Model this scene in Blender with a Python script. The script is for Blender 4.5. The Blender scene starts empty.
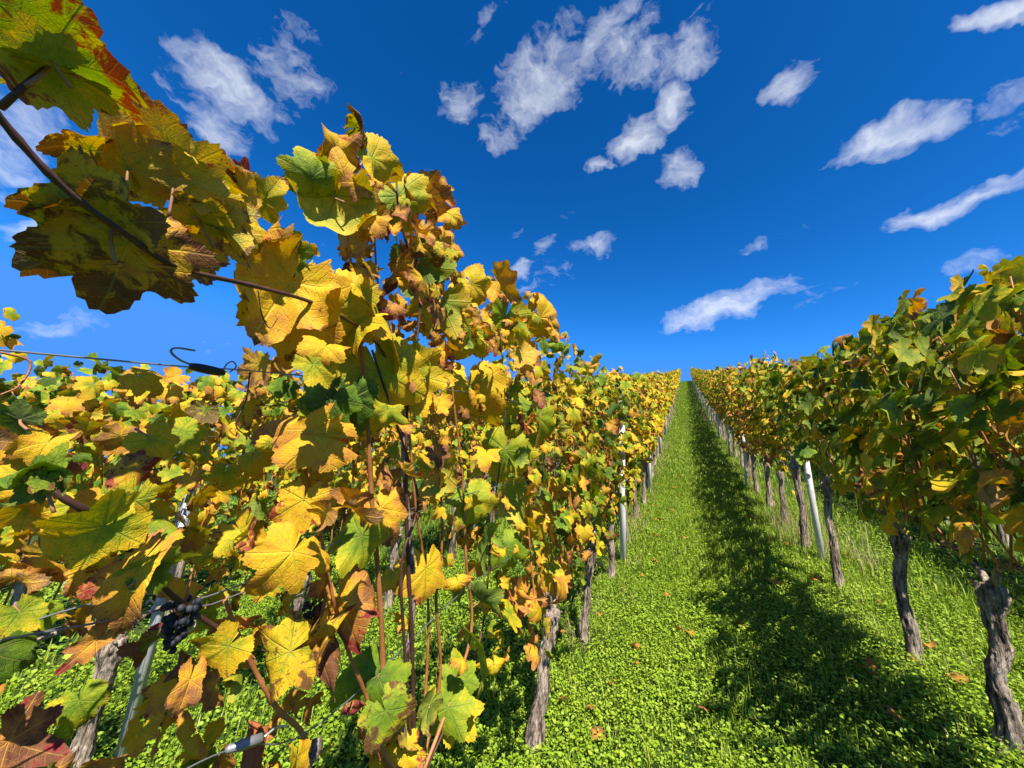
import bpy, math, random
import numpy as np
from mathutils import Matrix, Vector

rng = np.random.default_rng(11)
random.seed(5)
scene = bpy.context.scene
COL = scene.collection

# ------------------------------------------------------------------ camera
F_PX, CX, CY = 385.0, 512.0, 384.0
_u = np.array([95, 1481, -385.0]); _u /= np.linalg.norm(_u)
_d = np.array([684 - CX, CY - 366, -F_PX]); _d /= np.linalg.norm(_d)
_y = _d - _u * (_d @ _u); _y /= np.linalg.norm(_y)
_x = np.cross(_y, _u)
CAM = np.array([_x, _y, _u])                    # world <- camera rotation
cam_data = bpy.data.cameras.new('camera'); cam = bpy.data.objects.new('camera', cam_data)
COL.objects.link(cam)
cam_data.sensor_width = 36.0
cam_data.lens = F_PX / 1024 * 36
cam_data.clip_start = 0.02; cam_data.clip_end = 5000
cam.matrix_world = Matrix([list(CAM[0]) + [0], list(CAM[1]) + [0], list(CAM[2]) + [0], [0, 0, 0, 1]])
scene.camera = cam

# ------------------------------------------------------------------ light, exposure
SUN_AZ, SUN_EL = math.radians(144), math.radians(53)    # azimuth from +Y, clockwise
sun_dir = np.array([math.sin(SUN_AZ) * math.cos(SUN_EL), math.cos(SUN_AZ) * math.cos(SUN_EL), math.sin(SUN_EL)])
sl = bpy.data.lights.new('sun', 'SUN'); sl.energy = 5.0; sl.angle = math.radians(0.53); sl.color = (1.0, 0.93, 0.82)
sun = bpy.data.objects.new('sun', sl); COL.objects.link(sun)
sun.rotation_euler = Vector(sun_dir).to_track_quat('Z', 'Y').to_euler()
scene.view_settings.view_transform = 'Standard'
scene.view_settings.look = 'None'
scene.view_settings.exposure = 1.1
scene.view_settings.gamma = 1.0
scene.view_settings.use_curve_mapping = False
scene.cycles.max_bounces = 6
scene.cycles.diffuse_bounces = 3
scene.cycles.transmission_bounces = 4
scene.cycles.transparent_max_bounces = 4
scene.cycles.use_denoising = True


class N:
    """tiny node-tree writer"""
    def __init__(s, tree):
        s.t = tree; s.n = tree.nodes; s.l = tree.links
    def new(s, typ, **kw):
        n = s.n.new(typ)
        for k, v in kw.items(): setattr(n, k, v)
        return n
    def put(s, sock, v):
        if v is None: return
        if isinstance(v, bpy.types.NodeSocket): s.l.new(v, sock)
        else: sock.default_value = v
    def m(s, op, a, b=None, c=None, clamp=False):
        n = s.new('ShaderNodeMath', operation=op, use_clamp=clamp)
        s.put(n.inputs[0], a); s.put(n.inputs[1], b); s.put(n.inputs[2], c)
        return n.outputs[0]
    def vm(s, op, a, b=None, out=0):
        n = s.new('ShaderNodeVectorMath', operation=op)
        s.put(n.inputs[0], a)
        if b is not None: s.put(n.inputs[1], b)
        return n.outputs['Value'] if op in ('DOT_PRODUCT', 'LENGTH') else n.outputs[0]
    def scale(s, a, f):
        n = s.new('ShaderNodeVectorMath', operation='SCALE')
        s.put(n.inputs[0], a); s.put(n.inputs['Scale'], f); return n.outputs[0]
    def rng(s, v, a, b, c, d, smooth=False):
        n = s.new('ShaderNodeMapRange', clamp=True)
        if smooth: n.interpolation_type = 'SMOOTHSTEP'
        s.put(n.inputs[0], v)
        for i, q in enumerate((a, b, c, d)): n.inputs[i + 1].default_value = q
        return n.outputs[0]
    def noise(s, vec, scale, detail=3, rough=0.55, dist=0.0, color=False):
        n = s.new('ShaderNodeTexNoise')
        s.put(n.inputs['Vector'], vec)
        n.inputs['Scale'].default_value = scale; n.inputs['Detail'].default_value = detail
        n.inputs['Roughness'].default_value = rough; n.inputs['Distortion'].default_value = dist
        return n.outputs['Color'] if color else n.outputs['Fac']
    def mix(s, f, a, b, mode='MIX'):
        n = s.new('ShaderNodeMix', data_type='RGBA', blend_type=mode, clamp_factor=True)
        s.put(n.inputs[0], f)
        for i, v in ((6, a), (7, b)):
            if isinstance(v, tuple) and len(v) == 3: v = v + (1,)
            s.put(n.inputs[i], v)
        return n.outputs[2]
    def ramp(s, f, stops):
        n = s.new('ShaderNodeValToRGB'); cr = n.color_ramp
        while len(cr.elements) < len(stops): cr.elements.new(0.5)
        for e, (p, c) in zip(cr.elements, stops):
            e.position = p; e.color = tuple(c) + (1,)
        s.put(n.inputs[0], f); return n.outputs[0]
    def xyz(s, v):
        n = s.new('ShaderNodeSeparateXYZ'); s.put(n.inputs[0], v); return n.outputs
    def comb(s, x, y, z):
        n = s.new('ShaderNodeCombineXYZ')
        for i, q in enumerate((x, y, z)): s.put(n.inputs[i], q)
        return n.outputs[0]
    def attr(s, name, typ='GEOMETRY'):
        return s.new('ShaderNodeAttribute', attribute_name=name, attribute_type=typ)


# ------------------------------------------------------------------ sky with small fair-weather clouds
world = bpy.data.worlds.new('World'); scene.world = world; world.use_nodes = True
w = N(world.node_tree); w.n.clear()
sky = w.new('ShaderNodeTexSky', sky_type='NISHITA', sun_disc=False)
sky.sun_elevation = SUN_EL; sky.sun_rotation = SUN_AZ
sky.altitude = 400; sky.air_density = 1.0; sky.dust_density = 0.25; sky.ozone_density = 2.5
SKY_STRENGTH = 0.0505
direc = w.new('ShaderNodeTexCoord').outputs['Generated']
# clouds: direction, half-size (degrees-like tangents), tilt, density
CLOUDS = [(240, 84, 92, 58, 15, .72), (215, 118, 52, 40, -20, .55), (548, 72, 58, 48, 35, .72), (602, 45, 60, 36, 35, .66), (512, 122, 34, 26, 40, .62),
          (655, 62, 52, 22, 25, .42), (692, 50, 34, 28, 25, .9), (676, 108, 31, 25, 25, 1.0), (636, 140, 34, 25, 15, 1.0), (455, 102, 26, 28, -60, .55),
          (482, 24, 30, 13, 30, .6), (648, 8, 22, 14, 60, .6), (675, 172, 24, 22, 60, .55), (597, 165, 15, 9, 10, .6),
          (598, 243, 40, 19, 20, .85), (544, 248, 16, 13, 20, .75), (545, 282, 36, 22, 20, .6), (520, 272, 26, 14, 10, .5), (728, 308, 82, 26, 17, 1.15), (690, 322, 40, 17, 10, .95),
          (786, 80, 26, 27, 60, .6), (890, 142, 62, 28, 22, 1.08), (868, 156, 34, 18, 10, .9), (968, 200, 72, 18, 25, .9), (940, 212, 26, 15, 15, .75),
          (1010, 108, 30, 36, 55, .72), (1004, 24, 34, 14, 25, .72), (757, 250, 14, 8, 10, .55), (980, 262, 34, 14, 35, .6),
          (90, 240, 60, 40, 10, .9), (10, 150, 60, 50, 20, .9), (40, 330, 40, 14, 10, .4)]
warp = w.noise(direc, 5.0, 4, .6, color=True)
warp2 = w.noise(direc, 18.0, 3, .6, color=True)
dw = w.vm('ADD', direc, w.vm('ADD', w.scale(w.vm('SUBTRACT', warp, (.5, .5, .5)), .10), w.scale(w.vm('SUBTRACT', warp2, (.5, .5, .5)), .05)))
acc = None
for (px, py, a, b, tilt, dens) in CLOUDS:
    c = CAM @ np.array([px - CX, CY - py, -F_PX]); c /= np.linalg.norm(c)
    r_ = CAM[:, 0] - c * (CAM[:, 0] @ c); r_ /= np.linalg.norm(r_)
    v_ = np.cross(c, r_) * -1
    v_ = v_ if v_ @ CAM[:, 1] > 0 else -v_
    t = math.radians(tilt)
    e1 = r_ * math.cos(t) + v_ * math.sin(t); e2 = -r_ * math.sin(t) + v_ * math.cos(t)
    ctr = math.hypot(px - CX, py - CY) / F_PX
    k = F_PX * math.sqrt(1 + ctr * ctr) / 0.93
    p = w.vm('DOT_PRODUCT', w.vm('SUBTRACT', dw, tuple(c)), tuple(e1 * (k / (a * .76))))
    q = w.vm('DOT_PRODUCT', w.vm('SUBTRACT', dw, tuple(c)), tuple(e2 * (k / (b * .71))))
    z = w.vm('DOT_PRODUCT', dw, tuple(c))
    d2 = w.m('ADD', w.m('MULTIPLY', p, p), w.m('MULTIPLY', q, q))
    d2 = w.m('ADD', d2, w.m('MULTIPLY', w.m('LESS_THAN', z, .5), 9.0))
    f = w.m('MULTIPLY', w.m('SUBTRACT', 1.0, d2), dens * .97)
    acc = f if acc is None else w.m('SMOOTH_MAX', acc, f, .15)
# wisps drawn out along one high-wind direction
sv = w.new('ShaderNodeMapping'); sv.vector_type = 'POINT'
w.put(sv.inputs['Vector'], dw); sv.inputs['Rotation'].default_value = (0.3, 0.7, 0.5); sv.inputs['Scale'].default_value = (1.0, 1.0, 2.4)
n_a = w.noise(sv.outputs[0], 8.0, 8, .60)
n_b = w.noise(sv.outputs[0], 26.0, 6, .62)
nn = w.m('ADD', w.m('MULTIPLY', w.m('SUBTRACT', n_a, .5), 5.4), w.m('MULTIPLY', w.m('SUBTRACT', n_b, .5), .9))
dens = w.m('ADD', w.m('MAXIMUM', acc, -1.0), nn)
alpha = w.rng(dens, -.12, 2.6, 0, 1.0)
hsv = w.new('ShaderNodeHueSaturation'); w.put(hsv.inputs['Color'], sky.outputs[0])
hsv.inputs['Saturation'].default_value = 1.0; hsv.inputs['Value'].default_value = 1.0; hsv.inputs['Hue'].default_value = .502
# deep autumn blue: tone curve per channel on the sky's own colours
skyr = w.new('ShaderNodeSeparateColor'); w.put(skyr.inputs[0], hsv.outputs[0])
sk = w.new('ShaderNodeCombineColor')
w.put(sk.inputs[0], w.m('MINIMUM', w.m('MULTIPLY', w.m('POWER', skyr.outputs[0], 3.5), 0.11036), 0.75))
w.put(sk.inputs[1], w.m('MINIMUM', w.m('MULTIPLY', w.m('POWER', skyr.outputs[1], 1.72), 0.67255), 3.1))
w.put(sk.inputs[2], w.m('MINIMUM', w.m('MULTIPLY', w.m('POWER', skyr.outputs[2], 1.72), 0.82763), 9.3))
skyc = sk.outputs[0]
col = w.mix(alpha, skyc, (9.8, 10.2, 10.7))
bg = w.new('ShaderNodeBackground'); w.put(bg.inputs[0], col); bg.inputs[1].default_value = SKY_STRENGTH
w.l.new(bg.outputs[0], w.new('ShaderNodeOutputWorld').inputs[0])


# ------------------------------------------------------------------ ground shape
_gy = [-60, -30, -4, 0, 2.64, 3.5, 4.7, 5.3, 8.4, 12.6, 15.9, 21, 29.5, 47, 62, 66, 72, 95, 160, 900]
_gz = [-9, -5.2, -1.95, -1.52, -1.20, -1.07, -.86, -.72, -.08, 1.12, 2.08, 3.62, 6.25, 11.75, 16.7, 17.6, 17.4, 13, -4, -160]
_fy = np.arange(-60, 160, .1); _k = np.exp(-.5 * (np.arange(-20, 21) * .1 / .6) ** 2); _k /= _k.sum()
_fz = np.interp(_fy, _gy, _gz); _fz = np.convolve(np.pad(_fz, 20, mode='edge'), _k, 'valid')
_ty, _tc = [-3, 0, 2.64, 3.5, 4.7, 5.3, 8.4, 12.6, 16], [.1, .24, .25, .21, .15, .13, .06, .02, 0]
def gh(x, y):
    x = np.asarray(x, float); y = np.asarray(y, float)
    z = np.where((y > -55) & (y < 155), np.interp(y, _fy, _fz), np.interp(y, _gy, _gz))
    z = z + np.interp(y, _ty, _tc) * 1.3 * np.tanh(x / 1.5)
    z = z - .22 * np.maximum(np.abs(x) - 6.5, 0) ** 1.0 * np.clip((y - 4) / 25, 0, 1) * np.clip(1 - (np.abs(x) - 60) / 400, 0, 1)
    return z + .018 * np.sin(x * 2.1 + y * .9) * np.sin(y * 1.7 - x * .6) + .01 * np.sin(x * 5.3 + 1) * np.sin(y * 4.7)
def slope(x, y): return float((gh(x, y + .5) - gh(x, y - .5)))
def ray(px, py):
    v = CAM @ np.array([px - CX, CY - py, -F_PX]); return v
def on_row(px, py, x0):
    v = ray(px, py); return v * (x0 / v[0])
def on_ground(px, py):
    v = ray(px, py); v = v / np.linalg.norm(v); k = .4
    while k < 120:
        if v[2] * k < gh(v[0] * k, v[1] * k): return v * k
        k += .01
    return v * 100
XL, XR = -.84, 1.17
def project(P):
    q = np.asarray(P) @ CAM
    return CX - F_PX * q[..., 0] / q[..., 2], CY + F_PX * q[..., 1] / q[..., 2], -q[..., 2]
# heights of the trimmed canopy tops, read off as a skyline
_SKX = [-400, 0, 60, 150, 235, 250, 275, 330, 420, 452, 462, 540, 585, 640, 676, 700, 760, 800, 860, 900, 960, 1024, 1300]
_SKY = [380, 365, 362, 368, 380, 340, 235, 150, 180, 215, 275, 300, 352, 372, 374, 368, 364, 360, 330, 305, 278, 240, 130]
def below_skyline(loc, near=.5):
    def keep(O):
        x, y, d = project(O + np.asarray(loc))
        return (d < .05) | ((y > np.interp(x, _SKX, _SKY) + rng.uniform(-4, 22, len(O)) * np.clip(2 / np.maximum(d, .3), .3, 2)) & (np.linalg.norm(O + np.asarray(loc), axis=1) > near))
    return keep


# ------------------------------------------------------------------ materials
def material(name):
    m = bpy.data.materials.new(name); m.use_nodes = True
    n = N(m.node_tree); n.n.clear()
    return m, n
def finish(n, shader): n.l.new(shader, n.new('ShaderNodeOutputMaterial').inputs[0])
def principled(n, col, rough=.6, spec=.3, metal=0.0, normal=None):
    p = n.new('ShaderNodeBsdfPrincipled')
    n.put(p.inputs['Base Color'], col + (1,) if isinstance(col, tuple) else col)
    n.put(p.inputs['Roughness'], rough); p.inputs['Specular IOR Level'].default_value = spec
    n.put(p.inputs['Metallic'], metal)
    if normal is not None: n.put(p.inputs['Normal'], normal)
    return p.outputs[0]
def bump(n, h, strength, dist):
    b = n.new('ShaderNodeBump'); n.put(b.inputs['Height'], h)
    b.inputs['Strength'].default_value = strength; b.inputs['Distance'].default_value = dist
    return b.outputs[0]

HUES = [(0.0, (.035, .085, .010)), (.16, (.105, .20, .010)), (.30, (.23, .31, .014)), (.42, (.42, .38, .014)),
        (.54, (.70, .45, .014)), (.66, (.68, .37, .020)), (.76, (.56, .24, .035)), (.86, (.36, .15, .050)), (1.0, (.15, .055, .028))]
def leaf_material(name, fine):
    m, n = material(name)
    uv = n.attr('leaf_uv').outputs['Vector']
    tn = n.attr('leaf_tint'); t = n.xyz(tn.outputs['Vector'])
    ripe = n.attr('ripeness', 'OBJECT').outputs['Fac']
    u = n.xyz(uv); ax = n.m('ABSOLUTE', u[0])
    r = n.vm('LENGTH', uv)
    th = n.m('ARCTAN2', ax, u[1])
    dl = n.m('MINIMUM', n.m('MINIMUM', n.m('ABSOLUTE', th), n.m('ABSOLUTE', n.m('SUBTRACT', th, .93))), n.m('ABSOLUTE', n.m('SUBTRACT', th, 1.95)))
    s = n.m('MULTIPLY', r, n.m('COSINE', dl)); c = n.m('MULTIPLY', r, n.m('SINE', dl))
    main = n.rng(c, .007, .022, 1, 0)
    crd = n.vm('ADD', uv, n.comb(n.m('MULTIPLY', t[2], 37.0), n.m('MULTIPLY', t[2], 91.0), n.m('MULTIPLY', t[2], 53.0)))
    n1 = n.noise(crd, 2.2, 4, .6)
    n2 = n.noise(crd, 9.0, 3, .6)
    h = n.m('ADD', n.m('ADD', t[0], ripe), n.m('MULTIPLY', n.m('SUBTRACT', n1, .5), .62))
    h = n.m('ADD', h, n.m('MULTIPLY', n.m('SUBTRACT', r, .55), .26))
    h = n.m('ADD', h, n.m('MULTIPLY', n.m('SUBTRACT', n2, .5), .14))
    if fine:
        sq = n.m('MULTIPLY_ADD', n.m('SUBTRACT', n2, .5), .10, n.m('MULTIPLY_ADD', c, -.75, s))
        d = n.m('PINGPONG', n.m('MULTIPLY', sq, 6.5), .5)
        sec = n.m('MULTIPLY', n.rng(d, .02, .10, 1, 0), .65)
        vo = n.new('ShaderNodeTexVoronoi', feature='DISTANCE_TO_EDGE'); n.put(vo.inputs['Vector'], uv); vo.inputs['Scale'].default_value = 17
        ter = n.m('MULTIPLY', n.rng(vo.outputs[0], .0, .09, 1, 0), .30)
        vein = n.m('MAXIMUM', n.m('MAXIMUM', main, sec), ter)
    else:
        vein = main
    h = n.m('SUBTRACT', h, n.m('MULTIPLY', vein, .10))
    base = n.ramp(h, HUES)
    nb = n.noise(crd, 3.4, 4, .65, .6)
    e = n.m('ADD', n.m('ADD', t[1], n.m('MULTIPLY', n.m('SUBTRACT', nb, .5), 1.5)), n.m('MULTIPLY', n.m('SUBTRACT', r, .75), .55))
    bm_ = n.rng(e, .44, .56, 0, .92)
    red = n.ramp(n.m('FRACT', n.m('MULTIPLY', t[2], 7.3)), [(0, (.16, .06, .025)), (.45, (.11, .035, .02)), (.55, (.30, .020, .028)), (1, (.17, .014, .035))])
    base = n.mix(bm_, base, red)
    if fine:
        n3 = n.noise(crd, 26.0, 2, .6)
        base = n.mix(n.rng(n3, .63, .70, 0, .55), base, (.14, .06, .02))
        base = n.mix(n.m('MULTIPLY', vein, .20), base, (.50, .42, .10))
    geo = n.new('ShaderNodeNewGeometry')
    base_b = n.mix(.22, base, (.36, .36, .15))
    colr = n.mix(n.m('MULTIPLY', geo.outputs['Backfacing'], .8), base, base_b)
    nor = None
    if fine:
        nor = bump(n, n.m('ADD', n.m('MULTIPLY', vein, -.8), n.m('MULTIPLY', n2, .9)), .55, .004)
    p = principled(n, colr, .58, .18, 0, nor)
    tr = n.new('ShaderNodeBsdfTranslucent')
    sat = n.new('ShaderNodeHueSaturation'); n.put(sat.inputs['Color'], base); sat.inputs['Saturation'].default_value = 1.15; sat.inputs['Value'].default_value = .95
    n.put(tr.inputs[0], sat.outputs[0])
    if nor is not None: n.put(tr.inputs['Normal'], nor)
    mx = n.new('ShaderNodeMixShader'); mx.inputs[0].default_value = .30
    n.l.new(p, mx.inputs[1]); n.l.new(tr.outputs[0], mx.inputs[2])
    finish(n, mx.outputs[0]); return m
M_LEAF = leaf_material('vine_leaf', True)
M_LEAF_FAR = leaf_material('vine_leaf_plain', False)

def bark_material():
    m, n = material('vine_bark')
    o = n.new('ShaderNodeTexCoord').outputs['Object']
    mp = n.new('ShaderNodeMapping'); n.put(mp.inputs[0], o); mp.inputs['Scale'].default_value = (1, 1, .16)
    a = n.noise(mp.outputs[0], 75, 5, .65, .8); b = n.noise(mp.outputs[0], 22, 4, .6, .5); g = n.noise(o, 6, 3)
    h = n.m('ADD', n.m('MULTIPLY', a, .6), n.m('MULTIPLY', b, .7))
    c = n.ramp(n.m('ADD', h, n.m('MULTIPLY', n.m('SUBTRACT', g, .5), .25)), [(.47, (.014, .010, .008)), (.565, (.10, .076, .056)), (.66, (.28, .22, .17)), (.82, (.50, .42, .34))])
    finish(n, principled(n, c, .9, .1, 0, bump(n, h, 1.0, .03))); return m
M_BARK = bark_material()
def cane_material(name, c1, c2):
    m, n = material(name)
    o = n.new('ShaderNodeTexCoord').outputs['Object']
    a = n.noise(o, 14, 3); b = n.noise(o, 90, 3)
    c = n.mix(n.rng(a, .35, .65, 0, 1), c1, c2); c = n.mix(n.m('MULTIPLY', b, .5), c, (.05, .03, .02))
    finish(n, principled(n, c, .5, .35, 0, bump(n, b, .3, .002))); return m
M_CANE = cane_material('cane_brown', (.34, .11, .030), (.50, .21, .07))
M_CANE_DARK = cane_material('cane_dark', (.045, .018, .014), (.10, .04, .025))
M_PETIOLE = cane_material('leaf_stalk', (.42, .12, .09), (.36, .22, .08))
def plain(name, c, rough, metal=0.0, scale=40, var=.5, spec=.4):
    m, n = material(name)
    o = n.new('ShaderNodeTexCoord').outputs['Object']
    a = n.noise(o, scale, 4, .6)
    cc = n.mix(n.rng(a, .3, .75, 0, var), c, tuple(q * .45 for q in c))
    finish(n, principled(n, cc, n.rng(a, .3, .7, rough * .8, min(1, rough * 1.2)), spec, metal, bump(n, a, .15, .002))); return m
M_GALV = plain('galvanised_steel', (.50, .52, .54), .5, .55, 30)
M_WHITE = plain('weathered_white_metal', (.74, .72, .68), .7, 0, 14, .6)
M_WIRE = plain('wire_steel', (.30, .30, .31), .45, .7, 60)
M_WIRE_LIGHT = plain('wire_bright', (.6, .6, .6), .4, .6, 60)
M_BLACK = plain('black_plastic', (.018, .02, .02), .45, 0, 60)
M_RUST = plain('orange_rust', (.36, .10, .028), .85, 0, 55, .6)
M_GREY = plain('zinc_grey', (.30, .31, .31), .5, .5, 60)
M_WOOD = plain('weathered_wood', (.34, .29, .235), .9, 0, 25, .6)
def grape_material():
    m, n = material('blue_grape')
    o = n.new('ShaderNodeTexCoord').outputs['Object']
    a = n.noise(o, 55, 3)
    finish(n, principled(n, n.mix(n.rng(a, .35, .7, 0, .8), (.008, .008, .012), (.060, .062, .078)), .65, .25)); return m
M_GRAPE = grape_material()
def grass_material(name, stops):
    m, n = material(name)
    t = n.xyz(n.attr('leaf_tint').outputs['Vector'])
    g = n.noise(n.new('ShaderNodeNewGeometry').outputs['Position'], 1.3, 3)
    c = n.ramp(n.m('ADD', t[0], n.m('MULTIPLY', n.m('SUBTRACT', g, .5), .5)), stops)
    p = principled(n, c, .5, .3)
    tr = n.new('ShaderNodeBsdfTranslucent'); n.put(tr.inputs[0], c)
    mx = n.new('ShaderNodeMixShader'); mx.inputs[0].default_value = .32
    n.l.new(p, mx.inputs[1]); n.l.new(tr.outputs[0], mx.inputs[2]); finish(n, mx.outputs[0]); return m
M_CLOVER = grass_material('clover_green', [(0, (.10, .20, .010)), (.5, (.25, .38, .018)), (1, (.43, .52, .05))])
M_GRASS = grass_material('grass_green', [(0, (.09, .18, .012)), (.45, (.21, .33, .018)), (.8, (.33, .41, .035)), (1, (.45, .41, .10))])
M_STRAW = grass_material('dry_straw', [(0, (.22, .19, .06)), (1, (.50, .42, .20))])
def ground_material():
    m, n = material('turf_soil')
    pos = n.new('ShaderNodeNewGeometry').outputs['Position']
    a = n.noise(pos, 6, 5, .65); b = n.noise(pos, .5, 3); c_ = n.noise(pos, 70, 3)
    c = n.ramp(a, [(.3, (.022, .045, .010)), (.55, (.05, .10, .014)), (.75, (.09, .13, .03))])
    c = n.mix(n.rng(b, .55, .75, 0, .4), c, (.10, .085, .045))
    c = n.mix(n.m('MULTIPLY', c_, .6), c, (.03, .05, .012))
    finish(n, principled(n, c, .95, .05, 0, bump(n, c_, .8, .03))); return m
M_GROUND = ground_material()


# ------------------------------------------------------------------ mesh helpers
def mesh(name, V, faces, mats, midx=None, uv=None, tint=None, smooth=True):
    """faces: list of (n, k) index arrays"""
    V = np.asarray(V, np.float32)
    me = bpy.data.meshes.new(name)
    faces = [np.asarray(f, np.int32) for f in faces if len(f)]
    nf = sum(len(f) for f in faces); nl = sum(f.size for f in faces)
    me.vertices.add(len(V)); me.vertices.foreach_set('co', V.ravel())
    me.loops.add(nl); me.loops.foreach_set('vertex_index', np.concatenate([f.ravel() for f in faces]))
    me.polygons.add(nf)
    sizes = np.concatenate([np.full(len(f), f.shape[1], np.int32) for f in faces])
    st = np.concatenate([[0], np.cumsum(sizes)[:-1]]).astype(np.int32)
    me.polygons.foreach_set('loop_start', st)
    if midx is not None: me.polygons.foreach_set('material_index', np.asarray(midx, np.int32))
    if smooth: me.polygons.foreach_set('use_smooth', np.ones(nf, bool))
    for q in (mats if isinstance(mats, (list, tuple)) else [mats]): me.materials.append(q)
    if uv is not None:
        a = me.attributes.new('leaf_uv', 'FLOAT_VECTOR', 'POINT')
        a.data.foreach_set('vector', np.c_[uv, np.zeros(len(uv))].astype(np.float32).ravel())
    if tint is not None:
        a = me.attributes.new('leaf_tint', 'FLOAT_VECTOR', 'POINT'); a.data.foreach_set('vector', np.asarray(tint, np.float32).ravel())
    me.update(calc_edges=True)
    return me
def link(name, me, parent=None, loc=None):
    o = bpy.data.objects.new(name, me); COL.objects.link(o)
    if parent is not None: o.parent = parent
    if loc is not None: o.location = tuple(float(q) for q in loc)
    return o
def thing(name, label, cat, loc, group=None):
    o = link(name, None, None, loc); o.empty_display_size = .1
    return tag(o, label, cat, group)
def tag(o, label, cat, group=None, kind=None):
    o['label'] = label; o['category'] = cat
    if group: o['group'] = group
    if kind: o['kind'] = kind
    return o

class Soup:
    """collects several shapes that belong to ONE part"""
    def __init__(s): s.V, s.F4, s.F3, s.n, s.m4, s.m3 = [], [], [], 0, [], []
    def add(s, V, F4=(), F3=(), mi=0):
        s.V.append(np.asarray(V, float))
        if len(F4): s.F4.append(np.asarray(F4) + s.n); s.m4.append(np.full(len(F4), mi))
        if len(F3): s.F3.append(np.asarray(F3) + s.n); s.m3.append(np.full(len(F3), mi))
        s.n += len(V)
    def build(s, name, mats, parent=None, loc=None, smooth=True, origin=None):
        V = np.concatenate(s.V)
        if origin is not None: V = V - np.asarray(origin)
        f = []; mi = []
        if s.F4: f.append(np.concatenate(s.F4)); mi.append(np.concatenate(s.m4))
        if s.F3: f.append(np.concatenate(s.F3)); mi.append(np.concatenate(s.m3))
        return link(name, mesh(name, V, f, mats, np.concatenate(mi), smooth=smooth), parent, loc)

def spline(P, n):
    """Catmull-Rom through P"""
    P = np.asarray(P, float)
    if len(P) == 2: return P[0] + (P[1] - P[0]) * np.linspace(0, 1, n)[:, None]
    Q = np.vstack([2 * P[0] - P[1], P, 2 * P[-1] - P[-2]])
    t = np.linspace(0, len(P) - 1 - 1e-6, n); i = t.astype(int); f = (t - i)[:, None]
    a, b, c, d = Q[i], Q[i + 1], Q[i + 2], Q[i + 3]
    return .5 * (2 * b + (c - a) * f + (2 * a - 5 * b + 4 * c - d) * f * f + (3 * b - a - 3 * c + d) * f ** 3)
def tube(P, R, k=8, rough=None, cap=True):
    P = np.asarray(P, float); n = len(P); R = np.broadcast_to(np.asarray(R, float), (n,))
    T = np.gradient(P, axis=0); T /= np.linalg.norm(T, axis=1)[:, None] + 1e-9
    ref = np.array([1, 0, 0.0]) if abs(T[0][0]) < .8 else np.array([0, 1.0, 0])
    A = np.zeros_like(P); a = ref
    for i in range(n):
        a = a - T[i] * (a @ T[i]); a /= np.linalg.norm(a); A[i] = a
    B = np.cross(T, A)
    th = np.arange(k) * 2 * math.pi / k
    rr = R[:, None] * np.ones((1, k))
    if rough is not None: rr = rr * rough(np.linspace(0, 1, n)[:, None], th[None, :])
    V = (P[:, None] + rr[..., None] * (A[:, None] * np.cos(th)[None, :, None] + B[:, None] * np.sin(th)[None, :, None])).reshape(-1, 3)
    i = np.arange(n - 1)[:, None] * k; j = np.arange(k)[None, :]; j2 = (j + 1) % k
    F4 = np.stack([i + j, i + j2, i + k + j2, i + k + j], -1).reshape(-1, 4)
    F3 = []
    if cap:
        V = np.vstack([V, P[0], P[-1]]); c0, c1 = n * k, n * k + 1
        jj = np.arange(k); j2 = (jj + 1) % k
        F3 = np.concatenate([np.stack([np.full(k, c0), j2, jj], -1), np.stack([np.full(k, c1), (n - 1) * k + jj, (n - 1) * k + j2], -1)])
    return V, F4, F3
def box(c, s):
    c = np.asarray(c, float); s = np.asarray(s, float) / 2
    V = c + s * np.array([[x, y, z] for x in (-1, 1) for y in (-1, 1) for z in (-1, 1)])
    return V, np.array([[0, 1, 3, 2], [4, 6, 7, 5], [0, 4, 5, 1], [2, 3, 7, 6], [0, 2, 6, 4], [1, 5, 7, 3]])


# ------------------------------------------------------------------ leaves
def leaf_template(nout, rings, teeth, seed):
    r0 = np.random.default_rng(seed)
    th = np.radians(np.linspace(-171, 171, nout))
    k = r0.uniform(.8, 1.25)
    lob = [(0, 1.0, 20 * k), (56, .90, 19 * k), (-56, .88, 19 * k), (110, .76, 21 * k), (-110, .77, 21 * k), (150, .62, 18), (-150, .60, 18)]
    deg = np.degrees(th)
    rad = np.full(nout, .64)
    for (c, a, wd) in lob:
        rad = np.maximum(rad, a * (1 + r0.normal(0, .04)) * np.exp(-((deg - c) / (wd * 2.3)) ** 2 * 1.0))
    rad *= np.where(np.abs(deg) > 160, .62, 1)
    if teeth:
        saw = ((deg / teeth + r0.random()) % 1.0); saw = 1 - np.abs(saw * 2 - 1)
        rad *= (.935 + .10 * saw) * (1 + .06 * np.sin(th * r0.uniform(2, 4) + r0.uniform(0, 6)) + .05 * np.sin(th * 7 + r0.uniform(0, 6)))
    uv = [np.zeros((1, 2))]
    for q in rings: uv.append(np.stack([np.sin(th) * rad * q, np.cos(th) * rad * q], -1))
    uv = np.concatenate(uv)
    j = np.arange(nout - 1)
    F3 = np.stack([np.zeros(nout - 1, int), 2 + j, 1 + j], -1)
    F4 = []
    for k in range(len(rings) - 1):
        a = 1 + k * nout; b = a + nout
        F4.append(np.stack([a + j, a + j + 1, b + j + 1, b + j], -1))
    return uv, (np.concatenate(F4) if F4 else np.zeros((0, 4), int)), F3
T_HERO = [leaf_template(97, (.12, .3, .5, .7, .86, 1.0), 8.4, s) for s in range(9)]
T_NEAR = [leaf_template(44, (.35, .7, 1.0), 15.9, s + 20) for s in range(5)]
T_MID = [leaf_template(19, (.55, 1.0), 0, s + 40) for s in range(4)]
T_FAR = [leaf_template(10, (1.0,), 0, s + 60) for s in range(3)]

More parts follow.
